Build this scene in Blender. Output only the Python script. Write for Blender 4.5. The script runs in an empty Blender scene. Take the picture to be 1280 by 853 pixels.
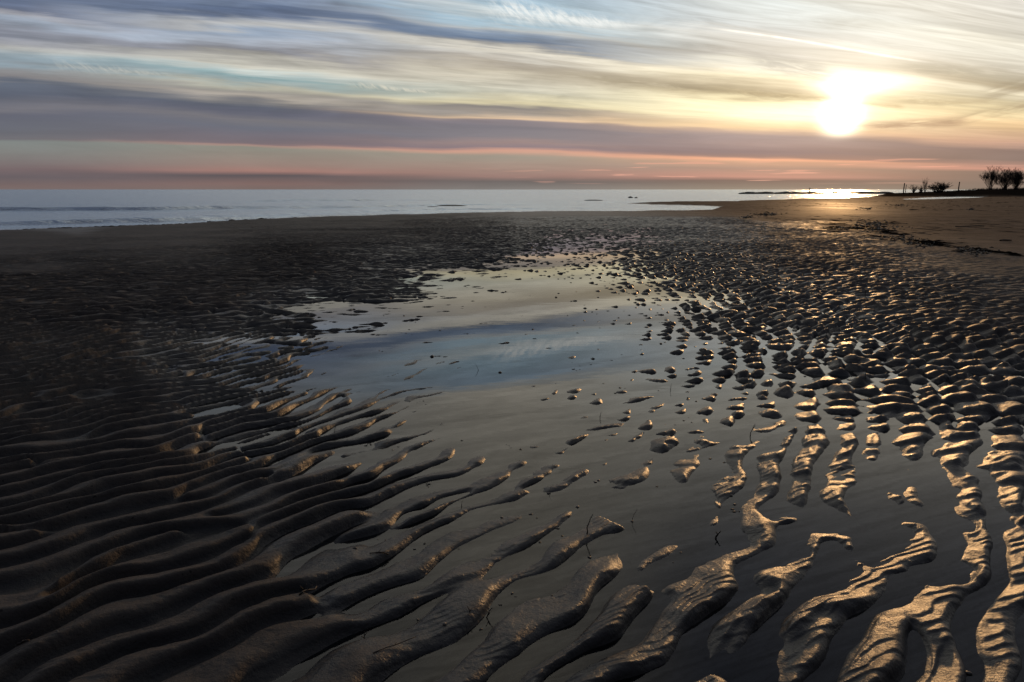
import bpy, math, random
import numpy as np
from mathutils import Vector, Matrix

random.seed(7)
R = math.radians
SC = bpy.context.scene
COL = SC.collection
H = 1.2                    # eye height over the pool's water, metres
F = 853.3                  # 24 mm lens on a 36 mm frame, in photo pixels
PITCH = math.atan(189.5 / F)
CP, SP = math.cos(PITCH), math.sin(PITCH)
SEA_Z = -0.05

def ray(px, py):
    """direction of a photo pixel, in the world (camera looks along +Y)"""
    a, b = px - 640.0, 426.5 - py
    return Vector((a, F * CP + b * SP, b * CP - F * SP))

def at(px, py, z=0.0):
    d = ray(px, py)
    t = (z - H) / d.z
    return Vector((d.x * t, d.y * t, z))

def azel(px, py):
    d = ray(px, py)
    return math.degrees(math.atan2(d.x, d.y)), math.degrees(math.atan2(d.z, math.hypot(d.x, d.y)))

def chart(x, y):
    """survey chart of the beach: ground position -> (chart x, chart y)"""
    yy = np.maximum(y, 0.25)
    zc = yy * CP + H * SP          # depth along the optical axis
    up = yy * SP - H * CP
    return 640.0 + F * x / zc, 426.5 - F * up / zc

# ------------------------------------------------------------------ noise
RNG = np.random.RandomState(11)
TAB = RNG.rand(512, 512).astype(np.float32)
def vnoise(x, y, seed=0):
    x = x + 17.31 * seed + 1000.0; y = y + 9.77 * seed + 1000.0
    xi = np.floor(x).astype(np.int64); yi = np.floor(y).astype(np.int64)
    fx = (x - xi).astype(np.float32); fy = (y - yi).astype(np.float32)
    fx = fx * fx * fx * (fx * (fx * 6 - 15) + 10); fy = fy * fy * fy * (fy * (fy * 6 - 15) + 10)
    x0 = xi & 511; x1 = (xi + 1) & 511; y0 = (yi + seed * 37) & 511; y1 = (yi + 1 + seed * 37) & 511
    a = TAB[y0, x0]; b = TAB[y0, x1]; c = TAB[y1, x0]; d = TAB[y1, x1]
    return ((a + (b - a) * fx) * (1 - fy) + (c + (d - c) * fx) * fy) * 2 - 1
def fbm(x, y, seed, octs=3):
    s = 0; a = 1; t = 0
    for o in range(octs):
        s = s + a * vnoise(x * 2 ** o, y * 2 ** o, seed + o * 3); t += a; a *= .5
    return s / t
def sstep(a, b, v):
    t = np.clip((v - a) / (b - a), 0, 1)
    return t * t * (3 - 2 * t)

# ------------------------------------------------------------------ terrain survey
# level of the sand against the water in ripple heights, at chart stations
BP = [(700,330,-1.3),(600,375,-1.5),(720,380,-1.6),(500,420,-1.35),(650,450,-1.6),(780,440,-1.5),(450,480,-.95),(600,520,-1.1),
 (750,530,-1.15),(700,590,-.78),(830,520,-.95),(800,640,-.62),(700,700,-.38),(860,700,-.5),(940,650,-.5),(400,400,-1.1),(560,345,-1.1),
 (720,318,-.9),(780,345,-1.1),(790,390,-1.3),(540,470,-1.3),
 (400,510,-.35),(330,440,-.55),(440,560,-.35),(540,600,-.42),(480,640,.0),(500,560,-.5),(640,650,-.42),(860,430,-.65),(900,500,-.5),(900,570,-.5),(1000,600,-.3),
 (1000,700,-.5),(1100,680,-.4),(850,370,-.55),
 (280,535,.3),(350,600,.45),(420,680,.45),(500,730,.2),(560,800,.15),(700,800,.1),(850,800,.1),(1000,790,.12),(1150,780,.25),(1230,840,.3),(1240,640,.35),
 (1250,700,.1),(1150,570,.2),(1000,480,-.15),(950,430,-.1),(1080,500,.1),(1220,480,.45),(1220,600,.4),(900,400,.05),
 (1000,430,.05),(830,335,-.1),
 (150,600,1.3),(0,700,1.6),(250,750,1.3),(330,800,1.1),(400,850,.75),(215,510,.9),(100,450,1.4),(0,400,1.6),(250,390,1.2),(240,436,.05),(285,470,-.15),(310,500,-.05),
 (350,400,.1),(450,350,.5),(560,315,.4),(620,300,.7),(600,270,.8),(680,272,.45),(760,267,-.6),(500,285,1.0),(890,270,.6),(700,298,-.7),(760,285,-1.0),(800,270,-.75),(740,275,-.8),(790,305,-.95),(840,325,-.5),(740,305,-1.0),(900,330,.5),(1000,330,1.0),(1100,380,.8),
 (1280,400,1.6),(1200,430,1.2),(1010,370,.35),(950,370,.1),(880,350,.0),(1050,440,.15),(1130,470,.15),(1000,400,.05),(150,560,1.2),(200,650,1.3),(330,340,1.2),
 (100,1000,1.4),(420,1000,.7),(700,1000,.1),(1000,1000,0),(1300,950,.1),(-250,450,1.6),(-250,800,1.6),(1500,450,1.5),(1500,650,.8),(1500,850,.4)]
# ripple height, 1 = fully rippled, 0 = smooth sand
AP = [(0,300,0),(0,330,.15),(0,365,.8),(200,300,0),(200,320,.3),(200,350,.9),(400,283,0),(400,300,.6),(400,320,1),(640,266,0),(640,276,.6),(640,290,1),
 (850,262,.05),(850,274,.9),(930,278,.1),(930,296,.9),(1000,290,0),(1000,312,.6),(1000,330,1),(1100,308,0),(1100,335,.45),(1100,358,1),(1280,345,.0),(1280,370,.4),(1280,400,1),
 (1200,325,0),(1200,350,.3),(1200,378,.9),(0,450,1),(400,450,1),(800,450,1),(1200,450,1),(0,800,1),(640,800,1),(1280,800,1),(1280,270,0),(0,280,0),(-250,340,0),(1500,340,0),(-250,450,1),(1500,450,1)]
def survey(pts, s0):
    xs = np.arange(-400, 1700, 10.0); ys = np.concatenate([np.arange(236, 300, 2.0), np.arange(300, 1100, 8.0)])
    X, Y = np.meshgrid(xs, ys)
    num = 0; den = 1e-12
    for px, py, v in pts:
        sx = s0 * 1.0; sy = s0 * (0.16 + 0.62 * np.clip((py - 237) / 400, 0, 1))
        w = np.exp(-.5 * (((X - px) / sx) ** 2 + ((Y - py) / sy) ** 2)) + 1e-7 / (1 + ((X - px) / 100) ** 2 + ((Y - py) / 50) ** 2)
        num = num + w * v; den = den + w
    return xs, ys, num / den
def lookup(tab, cx, cy):
    xs, ys, T = tab
    fx = np.clip(np.interp(cx, xs, np.arange(len(xs))), 0, len(xs) - 1.001); fy = np.clip(np.interp(cy, ys, np.arange(len(ys))), 0, len(ys) - 1.001)
    xi = fx.astype(int); yi = fy.astype(int); fx = fx - xi; fy = fy - yi
    return (T[yi, xi] * (1 - fx) + T[yi, xi + 1] * fx) * (1 - fy) + (T[yi + 1, xi] * (1 - fx) + T[yi + 1, xi + 1] * fx) * fy
TB = survey(BP, 48.0); TA = survey(AP, 60.0)

def terrain(x, y):
    cx, cy = chart(x, y)
    dist = np.hypot(x, y)
    B = lookup(TB, cx, cy); A = lookup(TA, cx, cy)
    front = sstep(0.1, 0.6, y)
    B = B * front + 1.2 * (1 - front)
    B = B + .28 * fbm(x / .55, y / .55, 3, 3) * sstep(-1.7, -.9, B)
    A = np.where(y > .3, A, 1 - sstep(8, 14, dist))
    A = np.clip(A + .25 * fbm(x / 1.3, y / 1.3, 21, 2) * (A * (1 - A) * 4), 0, 1)
    A = A * (1 - sstep(27, 35, dist))
    # ---- ripple phase: near field on wide arcs, far field straight and short-crested
    wx = .052 * fbm(x / .26, y / .26, 31, 2) + .13 * fbm(x / 1.3, y / 1.3, 37, 2)
    wy = .042 * fbm(x / .26, y / .26, 33, 2) + .13 * fbm(x / 1.3, y / 1.3, 39, 2)
    X = x + wx; Y = y + wy
    lft = sstep(.3, -1.0, x)
    X = X + .05 * lft * fbm(x / .5, y / .4, 41, 2); Y = Y + .07 * lft * fbm(x / .45, y / .35, 43, 2)
    Cx, Cy = -6.0, 7.2
    Rr = np.hypot(X - Cx, Y - Cy)
    # spacing widens from 13 cm at the left to 19 cm at the right
    Rc = np.maximum(Rr, 6.6)
    ph1 = 2 * np.pi * (np.log(.0622 + .0120 * Rc) / .0120 - (Rc - Rr) / .118)
    th = R(24)
    ph2 = -2 * np.pi * np.hypot(X - 2.5, Y + 8.0) / .165
    # slow complex noise puts in forks and offsets of the crests
    th1 = R(48)
    a1 = (X * math.cos(th1) + Y * math.sin(th1)); c1 = (X * math.sin(th1) - Y * math.cos(th1))
    n1 = (fbm(a1 / .50, c1 / .33, 51, 2) + 1j * fbm(a1 / .50, c1 / .33, 57, 2)) + .06
    nl = fbm(a1 / .36, c1 / .27, 151, 2) + 1j * fbm(a1 / .36, c1 / .27, 157, 2)
    n1 = n1 * (1 - lft) + nl * lft
    a2 = (X * math.cos(th) + Y * math.sin(th)); c2 = (X * math.sin(th) - Y * math.cos(th))
    n2 = (fbm(x / .26, y / .22, 61, 2) + 1j * fbm(x / .26, y / .22, 67, 2)) + .05
    w2 = sstep(3.2, 5.2, y + .45 * x + .5 * fbm(x, y, 71, 1))
    def crests(Fc, pw):
        ph = np.angle(Fc)
        c = np.clip(np.cos(ph - .75 * np.cos(ph) + .3), -1, 1)     # steep lee side down-current
        return np.where(c > 0, np.abs(c) ** pw, c) * sstep(.0, .14, np.abs(Fc))
    rside = sstep(-.9, 1.0, x)
    F1 = np.exp(1j * ph1) * n1
    g2 = (1 - rside) * w2
    r1 = crests((1 - g2) * F1 + g2 * np.exp(1j * ph2) * n2, .62)
    r2 = crests(np.exp(1j * ph2) * n2, .8)
    k2 = rside * sstep(1.9, 4.9, y + .2 * x + .4 * fbm(x, y, 73, 1))
    rip = r1 * (1 - .38 * k2) + r2 * .72 * k2 - .05 * k2
    # crests swell and sink along their length
    along = fbm(a1 / .21, c1 / .30, 77, 2) * (1 - w2) + fbm(x / .16, y / .16, 79, 2) * w2
    amp = (.021 + .007 * w2) * (1 + .25 * fbm(x / .8, y / .8, 81, 2))
    gap = sstep(.12, .42, fbm(a1 / .26, c1 / .15, 161, 2)) * sstep(-.5, .3, x) * (1 - k2) * np.clip(1.0 - 1.3 * B, 0, 1.1)
    rip = rip * (1 + .25 * along) - .85 * gap + (.55 + .15 * w2 + .30 * sstep(-.2, 1.0, x) * (1 - w2)) * along
    z = amp * A * (B + rip)
    # small second set of ripples, crests across the view, riding on the big crests
    rgt = sstep(-.6, 1.2, x - .1 * y)
    wl = .034 + .012 * rgt
    ph3 = 2 * np.pi * (y - .22 * x + (.040 * fbm(x / .11, y / .11, 91, 2)) + .05 * fbm(x / .3, y / .3, 93, 1)) / wl
    lad = np.cos(ph3 + .7 * np.cos(ph3)) * sstep(-.2, .4, rip) * sstep(-.15, .4, fbm(x / .22, y / .28, 97, 3) + .25 * rgt)
    z = z + A * (.0009 + .0013 * rgt) * lad * (1 - sstep(6, 10, dist))
    z = z + A * lft * .0035 * fbm(x / .13, y / .10, 99, 3) * (1 - sstep(7, 11, dist))
    z = z + .0018 * fbm(x / .045, y / .045, 101, 3) * (1 - sstep(5, 9, dist)) * A
    z = z + .0080 * fbm(x / .45, y / .3, 105, 4) * (1 - A)
    # beyond the ripples: low bars of smooth sand
    dry = (1 - A) * (.035 + .012 * fbm(x / 4, y / 2, 111, 3))
    z = z + dry
    # ---- shore line
    sx = [-600, 0, 85, 200, 300, 400, 500, 600, 700, 800, 890, 925, 1000, 1085, 1110, 1400]
    sy = [300, 287.5, 285, 281, 275, 270.5, 267.5, 265, 263.3, 263, 261.5, 250.5, 247.5, 246, 241, 239]
    m = cy - np.interp(cx, sx, sy) + .6 * fbm(cx / 30, cy / 3, 121, 2)
    spx = [700, 765, 800, 850, 900, 940, 1000]
    spit = np.interp(cx, spx, [-3, 0, 1.2, 2.8, 3.8, 4.5, 4]) - np.abs(cy - np.interp(cx, spx, [255, 254.6, 253.8, 253.5, 254.5, 255, 254]))
    m = np.maximum(m, spit + .4 * fbm(cx / 18, cy / 2, 123, 2))
    inlet = 1.0 - np.sqrt(((cx - 1182) / 42) ** 2 + ((cy - 247.3 + (cx - 1182) * .03) / 1.0) ** 2)
    m = np.where(dist > 15, np.minimum(m, -inlet * 2.5), m)
    fs = sstep(-2.5, 1.6, m)
    fs = np.where(cy < 700, fs, 1) * 1.0
    fs = np.where(y > 3, fs, sstep(26, 18, dist) if True else 1)
    z = z * fs + (-.45) * (1 - fs)
    # raised dark bank under the trees
    bank = sstep(1080, 1150, cx) * sstep(118, 130, y) * (1 - sstep(240, 300, y))
    z = z + bank * (.15 + .95 * sstep(1120, 1260, cx) + .25 * fbm(x / 6, y / 30, 131, 3))
    return z, A, B, cx, cy

def link_mesh(name, verts, faces, mats, attrs=None, smooth=True):
    me = bpy.data.meshes.new(name)
    verts = np.asarray(verts, np.float32); faces = np.asarray(faces, np.int32)
    me.vertices.add(len(verts)); me.vertices.foreach_set('co', verts.ravel())
    n = faces.shape[1]
    me.loops.add(faces.size); me.loops.foreach_set('vertex_index', faces.ravel())
    me.polygons.add(len(faces)); me.polygons.foreach_set('loop_start', np.arange(0, faces.size, n, dtype=np.int32))
    if smooth: me.polygons.foreach_set('use_smooth', np.ones(len(faces), bool))
    me.update(calc_edges=True)
    for k, v in (attrs or {}).items():
        a = me.attributes.new(k, 'FLOAT', 'POINT'); a.data.foreach_set('value', np.asarray(v, np.float32))
    for m in mats: me.materials.append(m)
    o = bpy.data.objects.new(name, me); COL.objects.link(o)
    return o

# ------------------------------------------------------------------ node helper
class NT:
    def __init__(s, nt): s.nt = nt; nt.nodes.clear()
    def n(s, t, **kw):
        nd = s.nt.nodes.new(t)
        for k, v in kw.items(): setattr(nd, k, v)
        return nd
    def put(s, sock, v):
        if v is None: return
        if hasattr(v, 'is_linked') or isinstance(v, bpy.types.NodeSocket): s.nt.links.new(v, sock)
        else: sock.default_value = v
    def m(s, op, a, b=None, c=None, clamp=False):
        nd = s.n('ShaderNodeMath', operation=op, use_clamp=clamp)
        for i, v in enumerate((a, b, c)):
            if v is not None: s.put(nd.inputs[i], v)
        return nd.outputs[0]
    def add(s, a, b): return s.m('ADD', a, b)
    def mul(s, a, b): return s.m('MULTIPLY', a, b)
    def sub(s, a, b): return s.m('SUBTRACT', a, b)
    def div(s, a, b): return s.m('DIVIDE', a, b)
    def ss(s, a, b, v):
        nd = s.n('ShaderNodeMapRange', interpolation_type='SMOOTHSTEP', clamp=True)
        s.put(nd.inputs['Value'], v); nd.inputs['From Min'].default_value = a; nd.inputs['From Max'].default_value = b
        return nd.outputs[0]
    def lin(s, a, b, v, c=0.0, d=1.0):
        nd = s.n('ShaderNodeMapRange', clamp=True)
        s.put(nd.inputs['Value'], v)
        for k, q in zip(('From Min', 'From Max', 'To Min', 'To Max'), (a, b, c, d)): nd.inputs[k].default_value = q
        return nd.outputs[0]
    def gauss(s, v, mu, sig):       # exp(-((v-mu)/sig)^2)
        t = s.div(s.sub(v, mu), sig)
        return s.m('EXPONENT', s.mul(s.mul(t, t), -1.0))
    def xyz(s, x, y, z):
        nd = s.n('ShaderNodeCombineXYZ')
        for i, v in enumerate((x, y, z)): s.put(nd.inputs[i], v)
        return nd.outputs[0]
    def noise(s, vec, scale=1.0, detail=3.0, rough=.5, dist=0.0, color=False):
        nd = s.n('ShaderNodeTexNoise')
        s.put(nd.inputs['Vector'], vec); nd.inputs['Scale'].default_value = scale
        nd.inputs['Detail'].default_value = detail; nd.inputs['Roughness'].default_value = rough; nd.inputs['Distortion'].default_value = dist
        return nd.outputs['Color' if color else 'Fac']
    def mix(s, f, a, b, bt='MIX'):
        nd = s.n('ShaderNodeMix', data_type='RGBA', blend_type=bt)
        s.put(nd.inputs[0], f); s.put(nd.inputs[6], a); s.put(nd.inputs[7], b)
        return nd.outputs[2]
    def scale(s, c, f):             # colour * scalar
        nd = s.n('ShaderNodeVectorMath', operation='SCALE')
        s.put(nd.inputs[0], c); s.put(nd.inputs['Scale'], f); return nd.outputs[0]
    def vadd(s, a, b):
        nd = s.n('ShaderNodeVectorMath', operation='ADD'); s.put(nd.inputs[0], a); s.put(nd.inputs[1], b); return nd.outputs[0]
    def ramp(s, fac, stops):
        nd = s.n('ShaderNodeValToRGB'); s.put(nd.inputs[0], fac)
        cr = nd.color_ramp
        stops = sorted(stops, key=lambda a: a[0])[:32]
        while len(cr.elements) < len(stops): cr.elements.new(1.0)
        for e, (p, c) in zip(cr.elements, stops): e.position = p
        for e, (p, c) in zip(cr.elements, stops): e.color = (*c, 1)
        return nd.outputs[0]

def s2l(c):
    return tuple(((v / 255) / 12.92 if v / 255 <= .04045 else ((v / 255 + .055) / 1.055) ** 2.4) for v in c)

# ------------------------------------------------------------------ sky
SUN_AZ, SUN_EL = azel(1055, 132)
GA = R(25); GC, GS = math.cos(GA), math.sin(GA)
def qof(px, py):
    d = ray(px, py)
    return d.z / (d.y * GC - d.x * GS)
QK = .30
def build_world():
    w = bpy.data.worlds.new('World'); SC.world = w; w.use_nodes = True
    T = NT(w.node_tree)
    out = T.n('ShaderNodeOutputWorld'); bg = T.n('ShaderNodeBackground')
    T.nt.links.new(bg.outputs[0], out.inputs[0])
    tc = T.n('ShaderNodeTexCoord'); sep = T.n('ShaderNodeSeparateXYZ')
    nv = T.n('ShaderNodeVectorMath', operation='NORMALIZE'); T.put(nv.inputs[0], tc.outputs['Generated'])
    T.put(sep.inputs[0], nv.outputs[0]); x, y, z0 = sep.outputs
    z = T.m('MAXIMUM', z0, 0.0005)
    az = T.mul(T.m('ARCTAN2', x, y), 180 / math.pi)
    el = T.mul(T.m('ARCSINE', z), 180 / math.pi)
    den = T.m('MAXIMUM', T.sub(T.mul(y, GC), T.mul(x, GS)), .18)
    q = T.div(z, den)
    # streak layer: cirrus stretched along one wind direction
    warp = T.noise(T.xyz(T.mul(az, .055), T.mul(q, 9.0), 2.0), 1.0, 3, .55)
    qw = T.add(q, T.mul(T.mul(T.sub(warp, .5), .050), T.m('MINIMUM', T.mul(q, 6.0), 1.4)))
    fine = T.noise(T.xyz(T.mul(az, .075), T.mul(q, 95.0), 5.0), 1.0, 5, .6, .3)
    qw = T.add(qw, T.mul(T.mul(T.sub(fine, .5), .020), T.m('MINIMUM', T.mul(q, 8.0), 1.6)))
    pos = T.div(T.m('MAXIMUM', qw, 0.0), T.add(T.m('MAXIMUM', qw, 0.0), QK))
    cols = {
     0: [(0,(85,104,138)),(8,(92,102,128)),(12,(140,142,154)),(19,(160,161,170)),(28,(150,165,185)),(38,(140,145,160)),(48,(124,130,146)),(57,(155,158,168)),(68,(185,185,181)),(77,(140,160,172)),(86,(130,148,160)),(95,(132,133,136)),(103,(133,130,133)),(108,(90,100,118)),(120,(85,93,112)),(135,(113,112,122)),(143,(95,98,115)),(160,(100,103,115)),(174,(110,108,115)),(177,(125,132,130)),(192,(128,128,125)),(205,(125,112,112)),(213,(118,97,100)),(222,(104,92,98)),(233,(120,95,92)),(237,(120,100,98))],
     320: [(0,(100,120,152)),(9,(76,96,130)),(19,(86,104,136)),(26,(165,170,178)),(32,(190,190,188)),(42,(140,160,185)),(57,(162,172,187)),(66,(130,131,140)),(72,(165,162,155)),(83,(202,199,184)),(89,(185,198,195)),(96,(130,165,170)),(103,(150,170,172)),(108,(180,178,160)),(115,(150,146,140)),(122,(178,168,155)),(128,(112,113,120)),(133,(85,92,110)),(141,(88,92,112)),(150,(114,112,120)),(160,(100,104,120)),(180,(120,105,113)),(182.5,(172,132,118)),(185,(140,138,126)),(195,(145,132,120)),(207,(150,120,108)),(214,(160,105,92)),(219,(92,84,90)),(230,(126,92,86)),(237,(120,98,92))],
     640: [(0,(150,185,206)),(14,(195,208,212)),(25,(150,185,205)),(35,(172,178,180)),(43,(118,140,166)),(55,(74,104,140)),(60,(150,150,150)),(66,(216,209,192)),(73,(205,200,188)),(81,(165,155,140)),(92,(190,180,158)),(105,(206,200,180)),(116,(180,178,160)),(130,(220,207,162)),(135.5,(132,127,127)),(142,(150,140,132)),(147,(217,182,142)),(151,(130,120,130)),(160,(113,111,125)),(173,(125,120,130)),(180,(150,126,126)),(186,(138,119,128)),(190,(206,142,115)),(192.5,(200,145,118)),(196,(155,145,130)),(210,(160,130,115)),(221,(148,108,98)),(227,(105,98,98)),(237,(128,124,120))],
     960: [(0,(203,214,216)),(20,(200,209,210)),(38,(193,199,200)),(46,(212,212,207)),(60,(202,200,192)),(73,(184,182,175)),(81,(225,222,206)),(91,(230,220,192)),(101,(235,222,182)),(109,(200,185,150)),(116,(160,146,114)),(123,(190,172,124)),(131,(248,234,180)),(146,(252,238,186)),(155,(238,204,150)),(161,(228,188,130)),(167,(178,146,130)),(173,(140,125,135)),(182,(150,130,135)),(191,(130,115,125)),(197,(142,116,116)),(200,(245,152,92)),(203.5,(200,145,110)),(211,(165,130,115)),(221.5,(190,118,97)),(226,(110,98,98)),(237,(142,132,116))],
     1280: [(0,(214,213,206)),(30,(205,203,193)),(41,(188,187,178)),(55,(225,222,206)),(70,(206,204,191)),(85,(210,205,190)),(101,(165,155,130)),(110,(160,146,116)),(120,(220,210,180)),(132,(186,176,142)),(145,(225,205,150)),(160,(220,180,122)),(169,(200,160,120)),(178,(195,146,120)),(186,(130,111,110)),(200,(125,108,106)),(208,(170,118,105)),(212,(200,122,97)),(216,(130,110,102)),(237,(120,108,98))]}
    above = {0: [(.30,(140,150,160)),(.42,(140,145,154)),(.6,(110,118,134)),(.9,(85,94,116))], 320: [(.30,(160,168,175)),(.36,(190,188,182)),(.44,(170,168,168)),(.6,(125,130,142)),(.9,(92,100,122))],
             640: [(.30,(150,180,205)),(.325,(222,214,196)),(.40,(222,214,196)),(.52,(182,180,180)),(.72,(122,130,150)),(1.0,(90,100,124))],
             960: [(.44,(225,220,205)),(.60,(185,183,178)),(.8,(140,144,155)),(1.1,(104,110,128))],
             1280: [(.50,(225,218,200)),(.75,(170,168,165)),(1.1,(120,124,136))]}
    prev = None; pa = None
    for px in (0, 320, 640, 960, 1280):
        st = []
        for py, c in cols[px]:
            qq = max(qof(px, py), 0.0); st.append((qq / (qq + QK), s2l(c)))
        for qq, c in above[px]:
            st.append((qq / (qq + QK), s2l(c)))
        rc = T.ramp(pos, st)
        a = azel(px, 120)[0]
        if prev is None: prev = rc
        else: prev = T.mix(T.ss(pa, a, az) , prev, rc)
        pa = a
    c = prev
    # streaky light and shade inside the cloud sheet
    st1 = T.noise(T.xyz(T.mul(az, .10), T.mul(q, 50.0), 9.0), 1.0, 5, .60, .8)
    st2 = T.noise(T.xyz(T.mul(az, .16), T.mul(q, 240.0), 12.0), 1.0, 4, .6, .5)
    hi = T.ss(.07, .16, q)
    k = T.add(1.0, T.add(T.mul(T.mul(T.sub(st1, .5), .95), T.add(.3, hi)), T.mul(T.mul(T.sub(st2, .5), .36), T.add(.15, hi))))
    c = T.scale(c, k)
    # feathered cirrus tuft and its smaller fellow
    def tuft(px0, py0, px1, py1, wid, seed, col, strength, den_=1.7):
        nonlocal c
        a0, e0 = azel(px0, py0); a1, e1 = azel(px1, py1)
        L = math.hypot(a1 - a0, e1 - e0); ux, uy = (a1 - a0) / L, (e1 - e0) / L
        da = T.sub(az, a0); de = T.sub(el, e0)
        s = T.add(T.mul(da, ux), T.mul(de, uy)); t = T.sub(T.mul(de, ux), T.mul(da, uy))
        tap = T.add(.25, T.mul(T.lin(0, L, s, 1, 0), .75))
        mask = T.mul(T.mul(T.ss(-.12 * L, .15 * L, s), T.ss(1.05 * L, .7 * L, s)), T.gauss(T.div(t, tap), 0.0, wid))
        nz = T.noise(T.xyz(T.mul(T.add(s, T.mul(t, 1.2)), den_), T.mul(t, den_ * .9), seed), 1.0, 5, .62, .5)
        c = T.mix(T.mul(T.mul(mask, T.ss(.36, .66, nz)), strength), c, (*s2l(col), 1))
    tuft(615, 9, 800, 33, .75, 3.0, (240, 243, 240), .85)
    tuft(70, 80, 225, 95, .35, 4.0, (200, 200, 190), .6)
    tuft(440, 105, 560, 118, .22, 6.0, (226, 218, 195), .7)
    # condensation trail
    a0, e0 = azel(910, 38); a1, e1 = azel(1175, 78)
    L = math.hypot(a1 - a0, e1 - e0); ux, uy = (a1 - a0) / L, (e1 - e0) / L
    da = T.sub(az, a0); de = T.sub(el, e0)
    s = T.add(T.mul(da, ux), T.mul(de, uy)); t = T.sub(T.mul(de, ux), T.mul(da, uy))
    t = T.add(t, T.mul(T.m('SINE', T.mul(s, .33)), -.10))
    tm = T.mul(T.mul(T.ss(-2, 1.0, s), T.ss(L + 1, L - 3, s)), T.gauss(t, 0.0, .075))
    c = T.mix(T.mul(tm, T.lin(.3, .7, T.noise(T.xyz(T.mul(s, .6), 0.0, 3.0)), .35, 1.0)), c, (1.15, 1.1, .98, 1))
    # thin lit cloud slivers low over the horizon on the sun's side
    sl = T.noise(T.xyz(T.mul(az, .16), T.mul(el, 3.6), 31.0), 1.0, 3, .5, .3)
    slm = T.mul(T.mul(T.ss(.60, .68, sl), T.mul(T.ss(.3, .7, el), T.ss(2.6, 1.8, el))), T.ss(-6, 12, az))
    c = T.mix(T.mul(slm, .6), c, (.80, .26, .13, 1))
    # dark cloud bars across the glow
    def bar(px0, py0, px1, py1, wid, col, strength, seed):
        nonlocal c
        a0, e0 = azel(px0, py0); a1, e1 = azel(px1, py1)
        L = math.hypot(a1 - a0, e1 - e0); ux, uy = (a1 - a0) / L, (e1 - e0) / L
        da = T.sub(az, a0); de = T.sub(el, e0)
        s = T.add(T.mul(da, ux), T.mul(de, uy)); t = T.sub(T.mul(de, ux), T.mul(da, uy))
        nz = T.noise(T.xyz(T.mul(s, .35), T.mul(t, 2.4), seed), 1.0, 4, .6, .4)
        t = T.add(t, T.mul(T.sub(nz, .5), wid * 2.2))
        msk = T.mul(T.mul(T.ss(-.25 * L, .3 * L, s), T.ss(1.1 * L, .8 * L, s)), T.gauss(t, 0.0, wid))
        return T.mul(T.mul(msk, T.ss(.25, .6, nz)), strength), (*s2l(col), 1)
    # ---- sun glow behind thin cloud
    sd = Vector((math.sin(R(SUN_AZ)) * math.cos(R(SUN_EL)), math.cos(R(SUN_AZ)) * math.cos(R(SUN_EL)), math.sin(R(SUN_EL))))
    ca, ce = azel(1062, 118)
    dx = T.mul(T.sub(az, ca), .80); dy = T.sub(el, ce)
    wob = T.mul(T.sub(st1, .5), 1.6)
    d2 = T.m('SQRT', T.add(T.mul(dx, dx), T.mul(dy, dy)))
    d3 = T.m('MAXIMUM', T.add(d2, wob), 0.0)
    low = T.ss(2.6, 5.2, T.add(el, T.mul(wob, .4)))
    g1 = T.mul(T.m('EXPONENT', T.mul(d3, -1 / 4.0)), .38)
    g0 = T.mul(T.m('EXPONENT', T.mul(d2, -1 / 13.0)), .15)
    c = T.vadd(c, T.scale((1.0, .82, .52), T.mul(T.add(g1, g0), low)))
    a2, e2 = azel(1052, 150)
    for (pcx, pcy, rx, ry, st) in ((1052, 148, 1.05, .95, 3.0), (1062, 110, 1.9, .75, .9), (1085, 104, 3.2, .6, .6), (1020, 140, 4.0, .6, .25), (1054, 132, .9, 1.4, 1.4)):
        aa, ee = azel(pcx, pcy)
        u = T.div(T.sub(az, aa), rx); v = T.div(T.sub(el, ee), ry)
        r2 = T.add(T.add(T.mul(u, u), T.mul(v, v)), T.mul(wob, .35))
        c = T.vadd(c, T.scale((1.0, .86, .60), T.mul(T.mul(T.m('EXPONENT', T.mul(r2, -1.0)), st), T.ss(3.2, 4.1, el))))
    for args in ((930, 118, 1050, 124, .30, (150,130,95), .55, 41.0), (1075, 158, 1215, 150, .32, (165,130,105), .75, 42.0), (1195, 150, 1300, 128, .35, (170,150,115), .8, 43.0),
                 (1120, 126, 1260, 128, .30, (185,165,125), .7, 44.0), (1230, 118, 1300, 98, .5, (150,136,110), .6, 45.0), (1130, 82, 1290, 96, .45, (178,170,148), .7, 46.0),
                 (700, 92, 1010, 122, .32, (150,136,108), .6, 47.0), (940, 72, 1040, 92, .6, (178,174,165), .6, 48.0), (1075, 130, 1130, 134, .14, (190,160,110), .7, 49.0)):
        f, cc = bar(*args); c = T.mix(f, c, cc)
    # physical sky shows through as the clear air between the clouds
    sky = T.n('ShaderNodeTexSky', sky_type='NISHITA', sun_disc=False)
    sky.sun_elevation = R(SUN_EL); sky.sun_rotation = R(SUN_AZ); sky.air_density = 1.2; sky.dust_density = 2.0
    lowsat = T.n('ShaderNodeHueSaturation'); T.put(lowsat.inputs['Saturation'], T.lin(0, 4, el, .68, .84)); T.put(lowsat.inputs['Color'], c); c = lowsat.outputs[0]
    c = T.vadd(T.scale(c, .93), T.scale(sky.outputs[0], .002))
    # away from the sunset the cloud cover is dim slate
    back = T.ss(-.05, .62, T.add(y, T.mul(z, .15)))
    c = T.mix(back, T.scale((.038, .043, .060), T.add(.7, T.mul(st1, .6))), c)
    up = T.ss(38, 75, el)
    c = T.mix(T.mul(up, .75), c, (.12, .14, .185, 1))
    c = T.mix(T.ss(.0, -.02, z0), c, (.04, .035, .03, 1))
    T.put(bg.inputs[0], c); bg.inputs[1].default_value = 1.0
    w.cycles.sampling_method = 'MANUAL'; w.cycles.sample_map_resolution = 1024
    return sd
SUN_DIR = build_world()

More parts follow.
